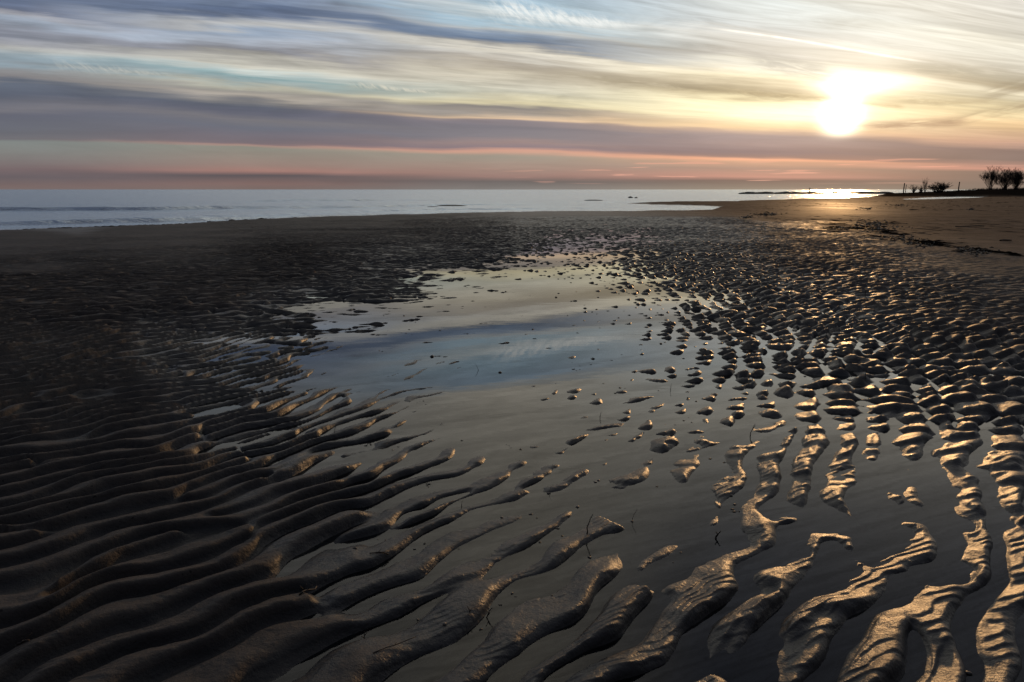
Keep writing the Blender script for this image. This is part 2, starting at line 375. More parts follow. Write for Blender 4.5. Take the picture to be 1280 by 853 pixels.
sun = bpy.data.lights.new('sun', 'SUN'); sun.energy = 1.0; sun.angle = R(2.2); sun.color = (1.0, .55, .22)
so = bpy.data.objects.new('sun', sun); COL.objects.link(so)
so.rotation_euler = (-SUN_DIR).to_track_quat('-Z', 'Y').to_euler()
so.location = (30, 60, 12)

# ------------------------------------------------------------------ materials
def mat(name):
    m = bpy.data.materials.new(name); m.use_nodes = True
    T = NT(m.node_tree); out = T.n('ShaderNodeOutputMaterial')
    return m, T, out
def m_sand():
    m, T, out = mat('wet_sand')
    p = T.n('ShaderNodeBsdfPrincipled'); df = T.n('ShaderNodeBsdfDiffuse'); df.inputs['Roughness'].default_value = .6
    mxs = T.n('ShaderNodeMixShader'); T.nt.links.new(df.outputs[0], mxs.inputs[1]); T.nt.links.new(p.outputs[0], mxs.inputs[2]); T.nt.links.new(mxs.outputs[0], out.inputs[0])
    g = T.n('ShaderNodeNewGeometry').outputs['Position']
    wet = T.n('ShaderNodeAttribute', attribute_name='wet').outputs['Fac']
    weed = T.n('ShaderNodeAttribute', attribute_name='weed').outputs['Fac']
    big = T.noise(g, 1.6, 4, .6); med = T.noise(g, 14, 4, .6); grain = T.noise(g, 260, 2, .8); grit = T.noise(g, 95, 3, .7)
    dryc = T.mix(big, (.20, .145, .105, 1), (.145, .105, .078, 1)); dryc = T.scale(dryc, T.lin(.38, .62, T.noise(g, .9, 6, .7), .66, 1.22))
    wetc = T.mix(big, (.056, .051, .047, 1), (.037, .035, .034, 1))
    gloss = T.n('ShaderNodeAttribute', attribute_name='gloss').outputs['Fac']
    c = T.mix(wet, dryc, wetc)
    k = T.add(.50, T.add(T.mul(grain, .55), T.add(T.mul(grit, .30), T.mul(med, .16))))
    c = T.scale(c, k); c = T.scale(c, T.lin(.35, .65, T.noise(g, .35, 5, .65), .78, 1.15))
    spk = T.ss(.735, .78, T.noise(g, 60, 1, .5))
    c = T.mix(T.mul(spk, .8), c, (.012, .010, .009, 1))
    c = T.mix(weed, c, (.010, .008, .006, 1))
    T.put(p.inputs['Base Color'], c); T.put(df.inputs[0], c); T.put(mxs.inputs[0], T.mul(T.lin(.0, .75, gloss, .40, 1.0), T.sub(1.0, weed)))
    T.put(p.inputs['Roughness'], T.add(T.lin(0, 1, gloss, .80, .41), T.mul(T.sub(med, .5), .22)))
    T.put(p.inputs['Specular IOR Level'], T.mul(T.lin(0, 1, gloss, .10, .36), T.sub(1.0, weed)))
    b1 = T.n('ShaderNodeBump'); b1.inputs['Strength'].default_value = .85; b1.inputs['Distance'].default_value = .0032
    T.put(b1.inputs['Height'], T.add(T.mul(grit, .8), T.mul(grain, .35)))
    b2 = T.n('ShaderNodeBump'); b2.inputs['Strength'].default_value = .6; b2.inputs['Distance'].default_value = .010
    T.put(b2.inputs['Height'], T.noise(g, 22, 3, .6)); T.put(b2.inputs['Normal'], b1.outputs[0])
    T.put(p.inputs['Normal'], b2.outputs[0]); T.put(df.inputs['Normal'], b2.outputs[0])
    return m
def m_pool():
    m, T, out = mat('still_water')
    gl = T.n('ShaderNodeBsdfGlossy'); gl.inputs['Roughness'].default_value = .012; gl.inputs[0].default_value = (1, 1, 1, 1)
    tr = T.n('ShaderNodeBsdfTransparent'); tr.inputs[0].default_value = (.34, .38, .42, 1)
    fr = T.n('ShaderNodeFresnel'); fr.inputs[0].default_value = 1.36
    g = T.n('ShaderNodeNewGeometry').outputs['Position']
    b = T.n('ShaderNodeBump'); b.inputs['Strength'].default_value = .05; b.inputs['Distance'].default_value = .004
    vm = T.n('ShaderNodeVectorMath', operation='MULTIPLY'); T.put(vm.inputs[0], g); vm.inputs[1].default_value = (1.6, 3.6, 1)
    T.put(b.inputs['Height'], T.noise(vm.outputs[0], 2.2, 3, .5))
    T.put(gl.inputs['Normal'], b.outputs[0]); T.put(fr.inputs['Normal'], b.outputs[0])
    mx = T.n('ShaderNodeMixShader'); T.put(mx.inputs[0], fr.outputs[0])
    T.nt.links.new(tr.outputs[0], mx.inputs[1]); T.nt.links.new(gl.outputs[0], mx.inputs[2]); T.nt.links.new(mx.outputs[0], out.inputs[0])
    return m
def m_sea():
    m, T, out = mat('sea_water')
    p = T.n('ShaderNodeBsdfPrincipled'); gs = T.n('ShaderNodeBsdfGlossy'); gs.inputs['Roughness'].default_value = .22; gs.inputs[0].default_value = (.80, .90, 1, 1)
    ms = T.n('ShaderNodeMixShader'); ms.inputs[0].default_value = .6; T.nt.links.new(p.outputs[0], ms.inputs[1]); T.nt.links.new(gs.outputs[0], ms.inputs[2]); T.nt.links.new(ms.outputs[0], out.inputs[0])
    foam = T.n('ShaderNodeAttribute', attribute_name='foam').outputs['Fac']
    T.put(p.inputs['Base Color'], T.mix(foam, (.16, .20, .26, 1), (.62, .65, .70, 1)))
    T.put(p.inputs['Roughness'], .20); p.inputs['Metallic'].default_value = .0; p.inputs['IOR'].default_value = 1.6
    g = T.n('ShaderNodeNewGeometry').outputs['Position']
    vm = T.n('ShaderNodeVectorMath', operation='MULTIPLY'); T.put(vm.inputs[0], g); vm.inputs[1].default_value = (.22, 1.0, 1)
    b = T.n('ShaderNodeBump'); b.inputs['Strength'].default_value = 1.0; b.inputs['Distance'].default_value = .30
    T.put(b.inputs['Height'], T.noise(vm.outputs[0], 1.5, 5, .62, .3))
    T.put(p.inputs['Normal'], b.outputs[0]); T.put(gs.inputs['Normal'], b.outputs[0]); T.put(ms.inputs[0], T.sub(.6, T.mul(foam, .5)))
    return m
def m_plain(name, c1, c2, sc=8.0, rough=.85, bump=.3):
    m, T, out = mat(name)
    p = T.n('ShaderNodeBsdfPrincipled'); T.nt.links.new(p.outputs[0], out.inputs[0])
    oc = T.n('ShaderNodeTexCoord').outputs['Object']
    n = T.noise(oc, sc, 4, .6)
    T.put(p.inputs['Base Color'], T.mix(n, (*c1, 1), (*c2, 1))); p.inputs['Roughness'].default_value = rough
    b = T.n('ShaderNodeBump'); b.inputs['Strength'].default_value = bump; b.inputs['Distance'].default_value = .01
    T.put(b.inputs['Height'], n); T.put(p.inputs['Normal'], b.outputs[0])
    return m
M_SAND = m_sand(); M_POOL = m_pool(); M_SEA = m_sea()
M_BARK = m_plain('bark', (.045, .035, .028), (.028, .022, .018), 3.0)
M_TWIG = m_plain('dead_twig', (.040, .028, .020), (.020, .014, .010), 60.0, .7)
M_REED = m_plain('dry_reed', (.20, .15, .09), (.12, .09, .055), 60.0, .7)
M_ROCK = m_plain('dark_rock', (.045, .042, .040), (.020, .019, .018), 6.0, .6, .8)
M_WEED = m_plain('seaweed', (.018, .013, .008), (.030, .022, .012), 25.0, .5)
M_WOOD = m_plain('grey_wood', (.07, .055, .045), (.035, .028, .024), 12.0, .8)
M_SHELL = m_plain('shell', (.20, .17, .14), (.09, .075, .065), 90.0, .5)
M_STONE = m_plain('dark_pebble', (.05, .045, .04), (.025, .022, .02), 70.0, .5)

# ------------------------------------------------------------------ ground sheet
def rows():
    r = [.45, .55, .65, .72]
    x = .78
    while x < 4.6:
        r.append(x); x += max(1.15 * x * x / (F * H), .0012)
    while x < 16: r.append(x); x += .026
    while x < 22: r.append(x); x += .038
    while x < 36: r.append(x); x += .055
    while x < 60: r.append(x); x += max(.10, .35 * x * x / (F * H))
    while x < 420: r.append(x); x += .35 * x * x / (F * H)
    for k in range(14): r.append(x); x *= 1.32
    return np.array(r)
def ground():
    r = rows()
    th = np.concatenate([np.arange(-47, 47.01, .0735), np.arange(48.5, 312.9, 1.5)])   # degrees from +Y, to the right
    nt, nr = len(th), len(r)
    Rg, Tg = np.meshgrid(r, np.radians(th), indexing='ij')
    x = (Rg * np.sin(Tg)).ravel(); y = (Rg * np.cos(Tg)).ravel()
    z, A, B, cx, cy = terrain(x, y)
    coarse = np.tile((th > 47.5).astype(float), nr) * sstep(2.0, 4.0, Rg.ravel())
    z = z * (1 - coarse) + .03 * coarse
    # wetness: dark where the sand is a finger above water or less
    dist_ok = sstep(.02, .3, A) + (1 - sstep(.02, .3, A)) * sstep(.0, -.03, z)
    wet = 1 - sstep(.024, .05, z + .008 * fbm(x / .5, y / .5, 201, 3))
    wet = np.maximum(wet, .82 * A)
    wet = np.maximum(wet * (dist_ok), sstep(15, 3, x) * .75)
    gloss = wet * (1 - .42 * sstep(.35, 1.05, B) * (cx < 3000) * (1 - .35 * sstep(900, 1200, cx)))
    damp = np.exp(-((cx - 1045) / 75) ** 2 - ((cy - 262) / 13) ** 2) * (1 - sstep(.05, .4, A))
    gloss = np.maximum(gloss, damp * (.50 + .25 * fbm(x / 3, y / 6, 241, 3)))
    # dark wrack strewn along the drift line on the right
    lx = [960, 1000, 1060, 1100, 1150, 1200, 1290]; ly = [268, 277, 286, 292, 303, 312, 322]
    dl = (cy - np.interp(cx, lx, ly))
    band = np.exp(-(dl / 9.0) ** 2) * sstep(985, 1060, cx) * (1 - sstep(1230, 1330, cx))
    wn = fbm(x / .55, y / .9, 211, 4)
    weed = sstep(.22, .42, wn + .48 * band - .32) * (band > .02)
    sp = fbm(x / .22, y / 1.4, 231, 3) * sstep(-.2, .5, fbm(x / 5, y / 7, 235, 2) + .2)
    weed = np.maximum(weed, sstep(.34, .44, sp) * (1 - A) * sstep(900, 980, cx) * .7)
    bk = sstep(1085, 1110, cx) * sstep(110, 122, y)
    weed = np.maximum(weed, bk * .9)
    z = z + weed * .012 * (1 - bk) * (1 + fbm(x / .08, y / .08, 215, 2))
    idx = np.arange(nr * nt).reshape(nr, nt)
    a = idx[:-1, :]; b = np.roll(idx, -1, axis=1)[:-1, :]; c = np.roll(idx, -1, axis=1)[1:, :]; d = idx[1:, :]
    faces = np.stack([a, d, c, b], -1).reshape(-1, 4)
    v = np.stack([x, y, z], -1)
    # close the middle with quads collapsing to the centre ring
    nv = len(v); v = np.vstack([v, [[0, 0, .03]]])
    wet = np.append(wet, .8); weed = np.append(weed, 0); gloss = np.append(gloss, .4)
    o = link_mesh('beach_sand', v, faces, [M_SAND], {'wet': wet, 'weed': weed, 'gloss': gloss})
    me = o.data
    import bmesh
    cap = bpy.data.meshes.new('tmp')
    print('ground verts', nv, 'rows', nr, 'cols', nt)
    o['kind'] = 'structure'
    return o
ground()

def pool():
    n = 60; v = []; f = []
    pts = [(math.cos(a) * 1.0, math.sin(a) * 1.0) for a in np.linspace(0, 2 * math.pi, n, endpoint=False)]
    rr = [0.0, 2.0, 5.0, 9.0, 14.0, 19.0, 26.0]
    xs = np.linspace(-9, 9, 50); ys = np.linspace(-3, 31, 90)
    X, Y = np.meshgrid(xs, ys)
    Z = np.zeros_like(X)
    v = np.stack([X, Y, Z], -1).reshape(-1, 3)
    i = np.arange(len(xs) * len(ys)).reshape(len(ys), len(xs))
    f = np.stack([i[:-1, :-1], i[:-1, 1:], i[1:, 1:], i[1:, :-1]], -1).reshape(-1, 4)
    o = link_mesh('tide_pool_water', v, f, [M_POOL]); o['kind'] = 'structure'
pool()

def sea():
    # polar sheet, finer towards the shore
    th = np.radians(np.linspace(-88, 70, 900))
    r = [17.0]
    while r[-1] < 80: r.append(r[-1] + .10 + .0012 * max(r[-1] - 30, 0))
    while r[-1] < 300: r.append(r[-1] + .3 * r[-1] ** 2 / (F * H))
    while r[-1] < 14000: r.append(r[-1] * 1.35)
    r = np.array(r)
    Rg, Tg = np.meshgrid(r, th, indexing='ij')
    x = (Rg * np.sin(Tg)).ravel(); y = (Rg * np.cos(Tg)).ravel(); d = Rg.ravel()
    cx, cy = chart(x, y)
    sx = [-600, 0, 200, 400, 600, 800, 1100]; sy = [300, 287, 281, 270.5, 265, 263, 262]
    shore = np.interp(cx, sx, sy)
    # sea-ward distance in metres, measured along +Y
    ys = H * F / np.maximum(shore - 237, 1.0)
    off = y - ys
    wob = 1.2 * fbm(x / 9, y / 9, 301, 2)
    calm = 1 - sstep(300, 760, cx) * .8
    w = 0; foam = 0
    for k, (c0, a0) in enumerate(((2.0, .09), (4.5, .15), (8.0, .19), (13, .20), (20, .21), (30, .22), (44, .25))):
        u = (off - c0 - wob * (1 + k * .6)) / (.36 + .10 * k)
        brk = sstep(-.30, .25, fbm(x / (7 + 4 * k), y / 30, 311 + k, 2))
        w = w + a0 * np.exp(-np.where(u < 0, (u * 1.9) ** 2, (u * .7) ** 2)) * brk
        foam = np.maximum(foam, np.exp(-((u + .9) * 2.2) ** 2) * brk * (.9 if k < 2 else .65) * sstep(-.1, .4, fbm(x / 1.1, y / .5, 331 + k, 3)))
    w = w * calm + .018 * fbm(x / 1.6, y / .55, 341, 3) * (1 - .6 * sstep(40, 120, d)) + .03 * fbm(x / 9, y / 2.5, 347, 3) * sstep(25, 50, d)
    foam = np.maximum(foam * calm, np.exp(-((off - 1.2 - .5 * fbm(x / 2.5, y / 2, 351, 2)) / .8) ** 2) * (.45 + .4 * fbm(x / .7, y / .4, 353, 2)))
    foam = np.clip(foam, 0, 1)
    z = SEA_Z + w
    i = np.arange(len(r) * len(th)).reshape(len(r), len(th))
    f = np.stack([i[:-1, :-1], i[1:, :-1], i[1:, 1:], i[:-1, 1:]], -1).reshape(-1, 4)
    o = link_mesh('sea', np.stack([x, y, z], -1), f, [M_SEA], {'foam': foam}); o['kind'] = 'structure'
sea()

# ------------------------------------------------------------------ small builders
def gz(x, y):
    z = terrain(np.array([x, x]), np.array([y, y]))[0]
    return float(z[0])
class MB:
    def __init__(s): s.v = []; s.f = []
    def tube(s, pts, rad, n=6):
        base = len(s.v)
        for i, p in enumerate(pts):
            p = Vector(p)
            d = (Vector(pts[min(i + 1, len(pts) - 1)]) - Vector(pts[max(i - 1, 0)])).normalized()
            u = d.orthogonal().normalized(); w = d.cross(u)
            for k in range(n):
                a = 2 * math.pi * k / n
                s.v.append(p + (u * math.cos(a) + w * math.sin(a)) * rad[i])
        for i in range(len(pts) - 1):
            for k in range(n):
                a = base + i * n + k; b = base + i * n + (k + 1) % n
                s.f.append((a, b, b + n, a + n))
        s.f.append(tuple(base + k for k in reversed(range(n)))); e = base + (len(pts) - 1) * n
        s.f.append(tuple(e + k for k in range(n)))
    def blob(s, c, rx, ry, rz, rnd, rough=.25, seg=9, ring=6):
        base = len(s.v); c = Vector(c)
        top = len(s.v); s.v.append(c + Vector((0, 0, rz)))
        ph = [rnd.uniform(0, 6.28) for _ in range(4)]
        for i in range(1, ring):
            t = math.pi * i / ring
            for k in range(seg):
                a = 2 * math.pi * k / seg
                q = 1 + rough * (math.sin(2 * a + ph[0] + t) * .5 + math.sin(3 * a + ph[1]) * .3 + rnd.uniform(-.5, .5) * .6)
                s.v.append(c + Vector((rx * math.sin(t) * math.cos(a) * q, ry * math.sin(t) * math.sin(a) * q, rz * math.cos(t) * (1 + rough * rnd.uniform(-.3, .3)))))
        bot = len(s.v); s.v.append(c - Vector((0, 0, rz)))
        for k in range(seg):
            s.f.append((top, top + 1 + k, top + 1 + (k + 1) % seg))
            for i in range(ring - 2):
                a = top + 1 + i * seg + k; b = top + 1 + i * seg + (k + 1) % seg
                s.f.append((a, a + seg, b + seg, b))
            l = top + 1 + (ring - 2) * seg
            s.f.append((l + k, bot, l + (k + 1) % seg))
    def build(s, name, m, parent=None, loc=None, smooth=True):
        me = bpy.data.meshes.new(name); me.from_pydata([tuple(p) for p in s.v], [], s.f)
        if smooth: me.polygons.foreach_set('use_smooth', np.ones(len(me.polygons), bool))
        me.materials.append(m); me.update()
        o = bpy.data.objects.new(name, me); COL.objects.link(o)
        if parent: o.parent = parent
        if loc is not None: o.location = loc
        return o
def tag(o, label, cat, group=None, kind=None):
    o['label'] = label; o['category'] = cat
    if group: o['group'] = group
    if kind: o['kind'] = kind
    return o
def empty(name, loc):
    o = bpy.data.objects.new(name, None); COL.objects.link(o); o.location = loc; o.empty_display_size = .1
    return o

# ------------------------------------------------------------------ bare trees on the bank
def grow(mb, p, d, L, rad, depth, rnd, spread, nseg=3, up=.12, kids=(2, 3), n=4, tips=None):
    pts = [p.copy()]; rs = [rad]; q = p.copy(); dd = d.copy()
    for i in range(nseg):
        dd = (dd + Vector((rnd.gauss(0, .16), rnd.gauss(0, .16), rnd.gauss(0, .10) + up))).normalized()
        q = q + dd * (L / nseg); pts.append(q.copy()); rs.append(max(rad * (1 - .42 * (i + 1) / nseg), .011))
    mb.tube(pts, rs, n)
    if depth <= 0: return
    for k in range(rnd.randint(*kids)):
        t = rnd.randint(1, nseg)
        a = Vector((rnd.gauss(0, 1), rnd.gauss(0, 1), rnd.gauss(0, .5))).normalized()
        nd = (dd + a * spread).normalized()
        grow(mb, pts[t].copy(), nd, L * rnd.uniform(.62, .88), rs[t] * .62, depth - 1, rnd, spread, nseg, up, kids, 3, tips)
def bare_tree(name, px, py_base, py_top, Y, width, stems, seed, label, cat='tree', depth=5, spread=.75, lean=0.0, rad=.09, dense=(2, 3), group=None):
    rnd = random.Random(seed)
    d = ray(px, py_base); k = Y / d.y
    base = Vector((d.x * k, Y, 0)); zb = gz(base.x, Y) ; base.z = zb
    dt = ray(px, py_top); ztop = H + dt.z * Y / dt.y
    h = ztop - zb
    e = empty(name, base)
    tr = MB(); cr = MB()
    for sI in range(stems):
        a = rnd.uniform(0, 6.28); off = Vector((math.cos(a), math.sin(a), 0)) * (rad * .5 if stems > 1 else 0)
        dirn = Vector((math.cos(a) * (.35 if stems > 1 else .05) + lean, math.sin(a) * (.3 if stems > 1 else .05), 1)).normalized()
        p = off - Vector((0, 0, .25)); Lt = h * rnd.uniform(.16, .24)
        pts = [p, p + dirn * Lt * .5, p + dirn * Lt + Vector((rnd.gauss(0, .05), 0, 0))]
        tr.tube(pts, [rad, rad * .8, rad * .62], 6)
        for q in range(4 if stems > 1 else 6):
            aa = Vector((rnd.gauss(0, 1), rnd.gauss(0, 1), rnd.gauss(0, .3))).normalized()
            nd = (dirn + aa * spread * .8).normalized()
            grow(cr, pts[2] - dirn * (Lt * rnd.uniform(0, .95)), nd, h * rnd.uniform(.24, .32), rad * .5, depth, rnd, spread, 3, .10, dense, 4)
    # scale crown to the surveyed height and spread
    zs_ = sorted(p.z for p in cr.v); xs_ = sorted(abs(p.x) for p in cr.v); allz = zs_[int(.985 * len(zs_))]; wx = xs_[int(.965 * len(xs_))]
    kz = h / allz; kx = (width / 2) / wx
    for mb in (tr, cr):
        for p in mb.v:
            p.z = p.z * (kz if p.z > 0 else 1); p.x *= kx; p.y *= kx
    tr.build('trunk', M_BARK, e); cr.build('crown', M_BARK, e, smooth=False)
    tag(e, label, cat, group)
    return e
PXM = lambda px, Y: px * Y / 874.0
bare_tree('bare_tree', 1238, 236.5, 210.5, 146, PXM(19, 146), 4, 5, 'tall narrow bare tree at the left end of the clump on the bank', depth=5, spread=.45, dense=(2, 3), rad=.07)
bare_tree('bare_tree', 1256, 236.5, 212.5, 150, PXM(28, 150), 5, 9, 'rounded dense bare tree in the middle of the clump on the bank', depth=5, spread=.8, dense=(2, 3), rad=.08)
bare_tree('bare_tree', 1271, 236.5, 214.5, 143, PXM(24, 106), 5, 12, 'broad dense bare tree at the right end of the clump, cut by the frame edge', depth=5, spread=.8, dense=(2, 3), rad=.08)
bare_tree('bare_tree', 1156.5, 238.5, 224, 150, PXM(9, 150), 1, 21, 'small lone bare tree with a thin trunk left of the low bush', depth=4, spread=.6, rad=.12)
bare_tree('bare_bush', 1174, 238.5, 229, 140, PXM(24, 140), 7, 23, 'low wide leafless bush right of the lone thin tree', 'bush', depth=3, spread=.9, rad=.05)
bare_tree('bare_bush', 1143, 238.2, 231.5, 190, PXM(8, 190), 3, 27, 'pair of small distant shrubs between the posts and the lone tree', 'bush', depth=3, spread=.7, rad=.12)
bare_tree('bare_bush', 1152, 238.4, 233.5, 170, PXM(7, 170), 4, 29, 'tiny low shrub just left of the lone thin tree', 'bush', depth=3, spread=.8, rad=.07)
bare_tree('bare_bush', 1292, 236.5, 224, 141, PXM(30, 104), 6, 33, 'low leafless bush at the far right frame edge beside the broad tree', 'bush', depth=4, spread=.9, rad=.06)

def low_scrub():
    rnd = random.Random(3); mb = MB()
    for i in range(520):
        px = rnd.uniform(1183, 1330); Y = rnd.uniform(136, 152)
        d = ray(px, 237); x = d.x * Y / d.y; z = gz(x, Y)
        for k in range(3):
            h = rnd.uniform(.15, .55) * (1.0 if px > 1215 else .7)
            mb.tube([(x, Y, z - .05), (x + rnd.gauss(0, .08), Y, z + h * .6), (x + rnd.gauss(0, .16), Y, z + h)], [.03, .022, .008], 3)
            x += rnd.gauss(0, .15)
    o = mb.build('scrub_grass', M_BARK, smooth=False)
    tag(o, 'low dark scrub and grass along the top of the bank', 'scrub', kind='stuff')
low_scrub()

def post(px, py0, py1, Y, rad, label, cap=False):
    d = ray(px, py0); x = d.x * Y / d.y; zb = gz(x, Y); dt = ray(px, py1); zt = H + dt.z * Y / dt.y
    mb = MB(); h = zt - zb
    mb.tube([(0, 0, -.3), (0, 0, h * .5), (.02, 0, h * .98), (.02, 0, h)], [rad, rad * .95, rad * .85, rad * .5], 8)
    if cap: mb.tube([(-rad * 3, 0, h * .8), (rad * 3, 0, h * .8)], [rad * .5, rad * .5], 6)
    o = mb.build('wooden_post', M_WOOD, loc=(x, Y, zb)); tag(o, label, 'post', 'distant posts near the bank')
post(1129.5, 238.5, 229, 170, .13, 'taller left post of the close pair on the far sand')
post(1132, 238.5, 231, 172, .08, 'shorter right post of the close pair on the far sand')
post(1198, 237.5, 227.5, 130, .10, 'single thin post standing right of the low wide bush')
post(1012, 238.5, 235, 185, .16, 'short stake on the far breakwater under the sunset')

# ------------------------------------------------------------------ rocks, breakwater
def breakwater():
    rnd = random.Random(5); mb = MB()
    for i in range(150):
        t = rnd.random(); px = 925 + t * 190; Y = 195 + 10 * t + rnd.gauss(0, 1.2)
        d = ray(px, 238); x = d.x * Y / d.y
        s = rnd.uniform(.35, .8)
        mb.blob((x, Y, SEA_Z + rnd.uniform(-.05, .2) * 1.2), s * 1.8, s, s * .62, rnd, .3, 7, 5)
    o = mb.build('rock_breakwater', M_ROCK, smooth=False)
    tag(o, 'low dark line of piled rocks on the horizon left of the bushes', 'breakwater')
breakwater()
def rock(px, py, w_px, h_px, seed, label):
    rnd = random.Random(seed); p = at(px, py, SEA_Z); k = p.y / 874
    mb = MB(); mb.blob((0, 0, 0), w_px * k / 2, w_px * k / 3.2, h_px * k * .9, rnd, .35, 11, 7)
    mb.blob((w_px * k * .3, 0, -.01), w_px * k / 4, w_px * k / 5, h_px * k * .6, rnd, .35, 9, 6)
    o = mb.build('sea_rock', M_ROCK, loc=p, smooth=False); tag(o, label, 'rock', 'low rocks awash near the shore')
rock(566, 257.5, 34, 1.4, 1, 'longest flat dark rock awash in the shallows, left of centre')
rock(541, 259, 14, 1.0, 2, 'small flat rock at the left tip of the longest awash rock')
rock(492, 258.5, 22, 1.2, 3, 'thin dark rock awash far left of the longest one')
rock(742, 251, 22, 1.3, 4, 'dark rock awash off the tip of the sand spit')
rock(788, 247.5, 6, 2.0, 5, 'small upright rock in open water beyond the sand spit')
rock(795, 247.8, 4, 1.4, 6, 'tiny rock just right of the small upright one beyond the spit')

def strand_weed():
    rnd = random.Random(15); mb = MB()
    for i in range(420):
        px = rnd.gauss(165, 45) if rnd.random() < .75 else rnd.uniform(60, 420)
        py = np.interp(px, [0, 85, 200, 300, 400, 500], [287.5, 285, 281.6, 276, 271.2, 268]) + rnd.gauss(.1, .35)
        p = at(px, py, -.02); z = max(gz(p.x, p.y), SEA_Z)
        s = rnd.uniform(.015, .055)
        mb.blob((p.x, p.y, z + s * .3), s * 2.2, s, s * .7, rnd, .5, 6, 4)
    o = mb.build('shore_seaweed', M_WEED, smooth=False)
    tag(o, 'dark seaweed scraps strewn along the left waterline', 'seaweed', kind='stuff')
strand_weed()
def wrack():
    rnd = random.Random(19); mb = MB()
    cl = [(1090,280,22,3),(1100,287,26,4),(1118,297,22,3),(1145,302,18,3),(1160,306,14,2),(1205,312,16,3),(1225,316,18,3),(960,268,16,1.6),(935,272,8,1),(1125,257,14,1.2),(1085,261,10,1),(1215,262,5,1),(1050,286,14,2)]
    for cx, cy, sx, sy in cl:
        for i in range(int(10 + sx * 5)):
            px = rnd.gauss(cx, sx * .5); py = rnd.gauss(cy, sy * .7)
            if py < 250: continue
            p = at(px, py, .03); z = gz(p.x, p.y); s = rnd.uniform(.004, .015) * (1 if p.y < 20 else 1.6)
            a = rnd.uniform(0, 3.14); L = s * rnd.uniform(2, 6)
            mb.tube([(p.x - math.cos(a) * L, p.y - math.sin(a) * L, z + s * .2), (p.x, p.y, z + s * .8), (p.x + math.cos(a + .4) * L, p.y + math.sin(a + .4) * L, z + s * .2)], [s * .4, s, s * .3], 4)
    o = mb.build('seaweed_wrack', M_WEED, smooth=False)
    tag(o, 'scattered dark seaweed and debris on the smooth sand at right', 'seaweed', kind='stuff')
wrack()

# ------------------------------------------------------------------ twigs, drift bits
def stick_lying(px0, py0, px1, py1, rad, label, m=None, name='driftwood_stick'):
    a = at(px0, py0, .03); b = at(px1, py1, .03); a.z = gz(a.x, a.y); b.z = gz(b.x, b.y)
    c = (a + b) / 2; c.z = max(gz(c.x, c.y), 0)
    L = (b - a); n = 7; pts = []; rnd = random.Random(int(px0))
    for i in range(n):
        t = i / (n - 1); p = a.lerp(b, t); z = max(gz(p.x, p.y), 0) + rad * .7
        pts.append(Vector((p.x + rnd.gauss(0, rad * .6), p.y + rnd.gauss(0, rad * 1.3), z + abs(rnd.gauss(0, rad * .5)))) - a)
    zs = max(p.z for p in pts)
    for p in pts: p.z = p.z * .5 + zs * .5
    mb = MB(); mb.tube(pts, [rad * (1 - .5 * abs(i / (n - 1) - .4)) for i in range(n)], 7)
    if rad < .01: mb.tube([pts[3], pts[3] + Vector((rad * 5, rad * 3, rad * 5))], [rad * .5, rad * .2], 5)
    o = mb.build(name, m or M_TWIG, loc=a); tag(o, label, 'stick')
stick_lying(1194, 285, 1229, 284, .016, 'long dark driftwood stick lying alone on the smooth right sand')
stick_lying(1137, 263, 1147, 263, .022, 'short dark driftwood piece on the far smooth sand', name='driftwood_stick')
stick_lying(1250, 302, 1262, 301.5, .02, 'stubby driftwood piece near the right frame edge, below the long stick')
stick_lying(22, 812, 38, 808, .0035, 'small dark stick lying on a crest in the lower left corner')
stick_lying(372, 748, 396, 731, .003, 'thin reddish twig across a wet trough at lower left', M_TWIG, 'lying_twig')
stick_lying(466, 820, 520, 796, .0015, 'hair-thin curved stem along a crest at lower centre', M_TWIG, 'lying_twig')
stick_lying(462, 690, 486, 688, .002, 'short twig on the crest nearest the lower centre left', M_TWIG, 'lying_twig')

def twig(px, py, h_px, lean, label, fork=False, seed=0, rad=.0016, m=None, name='upright_twig'):
    p = at(px, py, 0.0); z = gz(p.x, p.y); p.z = max(z, 0.0) - .01
    rnd = random.Random(seed + 100); dep = (p - Vector((0, 0, H))).length
    h = h_px * dep / F * 1.05 + .01
    pts = []; n = 6
    for i in range(n):
        t = i / (n - 1)
        pts.append(Vector((lean * h * t * t + rnd.gauss(0, h * .015), rnd.gauss(0, h * .02), h * t)))
    mb = MB(); mb.tube(pts, [rad * (1 - .6 * i / (n - 1)) for i in range(n)], 6)
    if fork:
        for k in range(2):
            s = pts[2 + k]; d = Vector((rnd.choice((-1, 1)) * .35, rnd.uniform(-.2, .2), .55)) * h * .6
            mb.tube([s, s + d * .5, s + d], [rad * .7, rad * .5, rad * .25], 5)
    o = mb.build(name, m or M_TWIG, loc=p); tag(o, label, 'twig', 'twigs standing in the pool')
twig(733, 671, 24, .25, 'tallest dark twig with bent tip on a sand islet in the lower pool', seed=1, rad=.0026)
twig(790, 652, 16, .30, 'thin curved stem standing in open water right of the tallest twig', seed=2, rad=.0011)
twig(686, 617, 10, .3, 'thin short stem in the water above the tallest twig', seed=3, rad=.0011)
twig(750, 523, 8, .1, 'small dark twig standing in the pale middle of the pool', seed=4, rad=.0022)
twig(598, 463, 8, -.4, 'fine leaning stem in the blue reflection', seed=5, rad=.0016)
twig(937, 545, 14, .35, 'forked twig between the ripple islets right of centre', True, 6, .0024)
twig(894, 673, 9, .5, 'stubby forked twig in the pool at lower right of centre', True, 7, .0040)
twig(838, 488, 8, .1, 'faint upright stem near the right edge of the blue reflection', seed=8, rad=.0018)
twig(1081, 478, 12, .05, 'upright dark stem among the crests on the right', seed=9, rad=.0028)
twig(1081, 373, 8, .05, 'far upright stem standing on the dense ripples at right', seed=10, rad=.004)
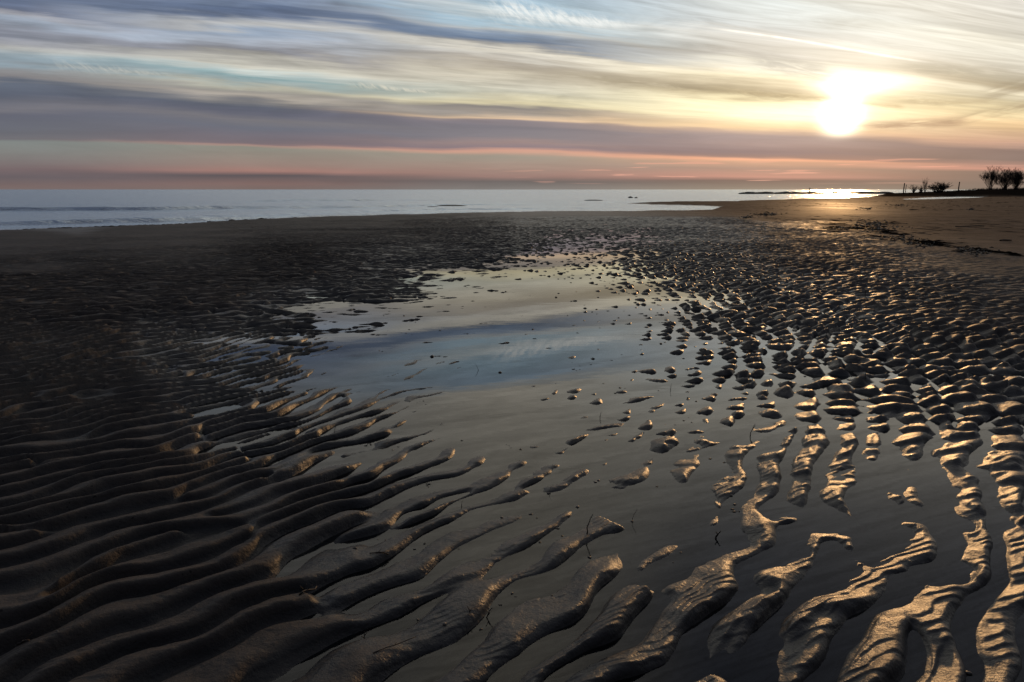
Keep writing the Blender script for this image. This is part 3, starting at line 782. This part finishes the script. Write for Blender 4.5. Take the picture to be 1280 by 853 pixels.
twig(1032, 425, 9, .05, 'upright stem by a bright puddle among the right ripples', seed=11, rad=.003)
twig(608, 772, 12, .4, 'forked twig rising from the crest at lower centre', True, 12, .0022)
twig(377, 745, 14, .35, 'forked twig at the dark trough junction at lower left', True, 13, .0022)
twig(588, 776, 8, -.3, 'short stub of twig left of the forked one at lower centre', True, 14, .0018)
twig(455, 800, 9, .1, 'small twig stub beside the wet trough near the bottom', True, 15, .0018)
twig(577, 633, 7, .1, 'short dark stem on the tip of a ridge left of the pool centre', seed=16, rad=.0018)
twig(418, 543, 9, .3, 'dark stem beside the islets at the left of the pool', seed=17, rad=.002)

def crumb(px, py, s_px, kind, seed, label, group):
    p = at(px, py, 0.0); z = max(gz(p.x, p.y), 0.0); dep = (p - Vector((0, 0, H))).length
    s = s_px * dep / F / 2; rnd = random.Random(seed + 500)
    mb = MB(); mb.blob((0, 0, 0), s, s * .75, s * .5, rnd, .3, 10, 7)
    o = mb.build('shell' if kind else 'pebble', M_SHELL if kind else M_STONE, loc=(p.x, p.y, z + s * .12)); o.rotation_euler = (0, 0, rnd.uniform(0, 6))
    tag(o, label, 'shell' if kind else 'pebble', group)
for i, (px, py, s, kd) in enumerate([(737,697,5,1),(722,634,5,1),(790,652,4,1),(686,617,5,1),(744,603,4,1),(627,647,4,1),(775,485,3,1),(748,601,4,1),(556,789,5,1),(914,620,4,1),(918,631,4,1),(851,691,3,1)]):
    crumb(px, py, s, kd, i, 'small pale shell fragment lying in the shallow pool', 'shell fragments in the pool')
for i, (px, py, s, kd) in enumerate([(625,466,5,0),(666,412,3,0),(632,365,3,0),(540,446,6,0),(695,372,4,0),(601,787,4,0),(444,692,5,0),(522,775,4,0),(640,742,4,0),(690,745,3,0),(860,498,3,0),(826,430,4,0),(505,395,3,0),(75,812,3,0),(1000,860,4,0),(1210,842,7,0)]):
    crumb(px, py, s, kd, i + 40, 'small dark pebble on the wet sand or pool', 'dark pebbles around the pool')

def specks():
    rnd = random.Random(77); mb = MB()
    spots = [(rnd.uniform(430, 980), rnd.uniform(380, 760)) for i in range(60)]
    for cx, cy in spots:
        for k in range(rnd.choice((1, 1, 2, 4))):
            p = at(cx + rnd.gauss(0, 7), cy + rnd.gauss(0, 3), 0.0)
            if gz(p.x, p.y) > 0.002: continue
            s = rnd.uniform(.0012, .0035) * (1 + p.y * .12)
            mb.blob((p.x, p.y, s * .25), s * rnd.uniform(1, 2.4), s, s * .5, rnd, .4, 6, 4)
    o = mb.build('floating_debris', M_STONE, smooth=False)
    tag(o, 'fine dark specks of plant debris floating on the still pool', 'debris', kind='stuff')
specks()

# ------------------------------------------------------------------ camera and view
cam = bpy.data.cameras.new('camera'); cam.lens = 24.0; cam.sensor_width = 36.0; cam.clip_start = .05; cam.clip_end = 40000
co = bpy.data.objects.new('camera', cam); COL.objects.link(co)
co.location = (0, 0, H); co.rotation_euler = (math.pi / 2 - PITCH, 0, 0)
SC.camera = co
SC.view_settings.view_transform = 'Standard'; SC.view_settings.look = 'None'
SC.view_settings.exposure = 0.12; SC.view_settings.gamma = 1.0; SC.view_settings.use_curve_mapping = False
SC.cycles.max_bounces = 6; SC.cycles.glossy_bounces = 3; SC.cycles.transparent_max_bounces = 6; SC.cycles.diffuse_bounces = 2
SC.cycles.use_denoising = True
SC.cycles.caustics_reflective = False; SC.cycles.caustics_refractive = False
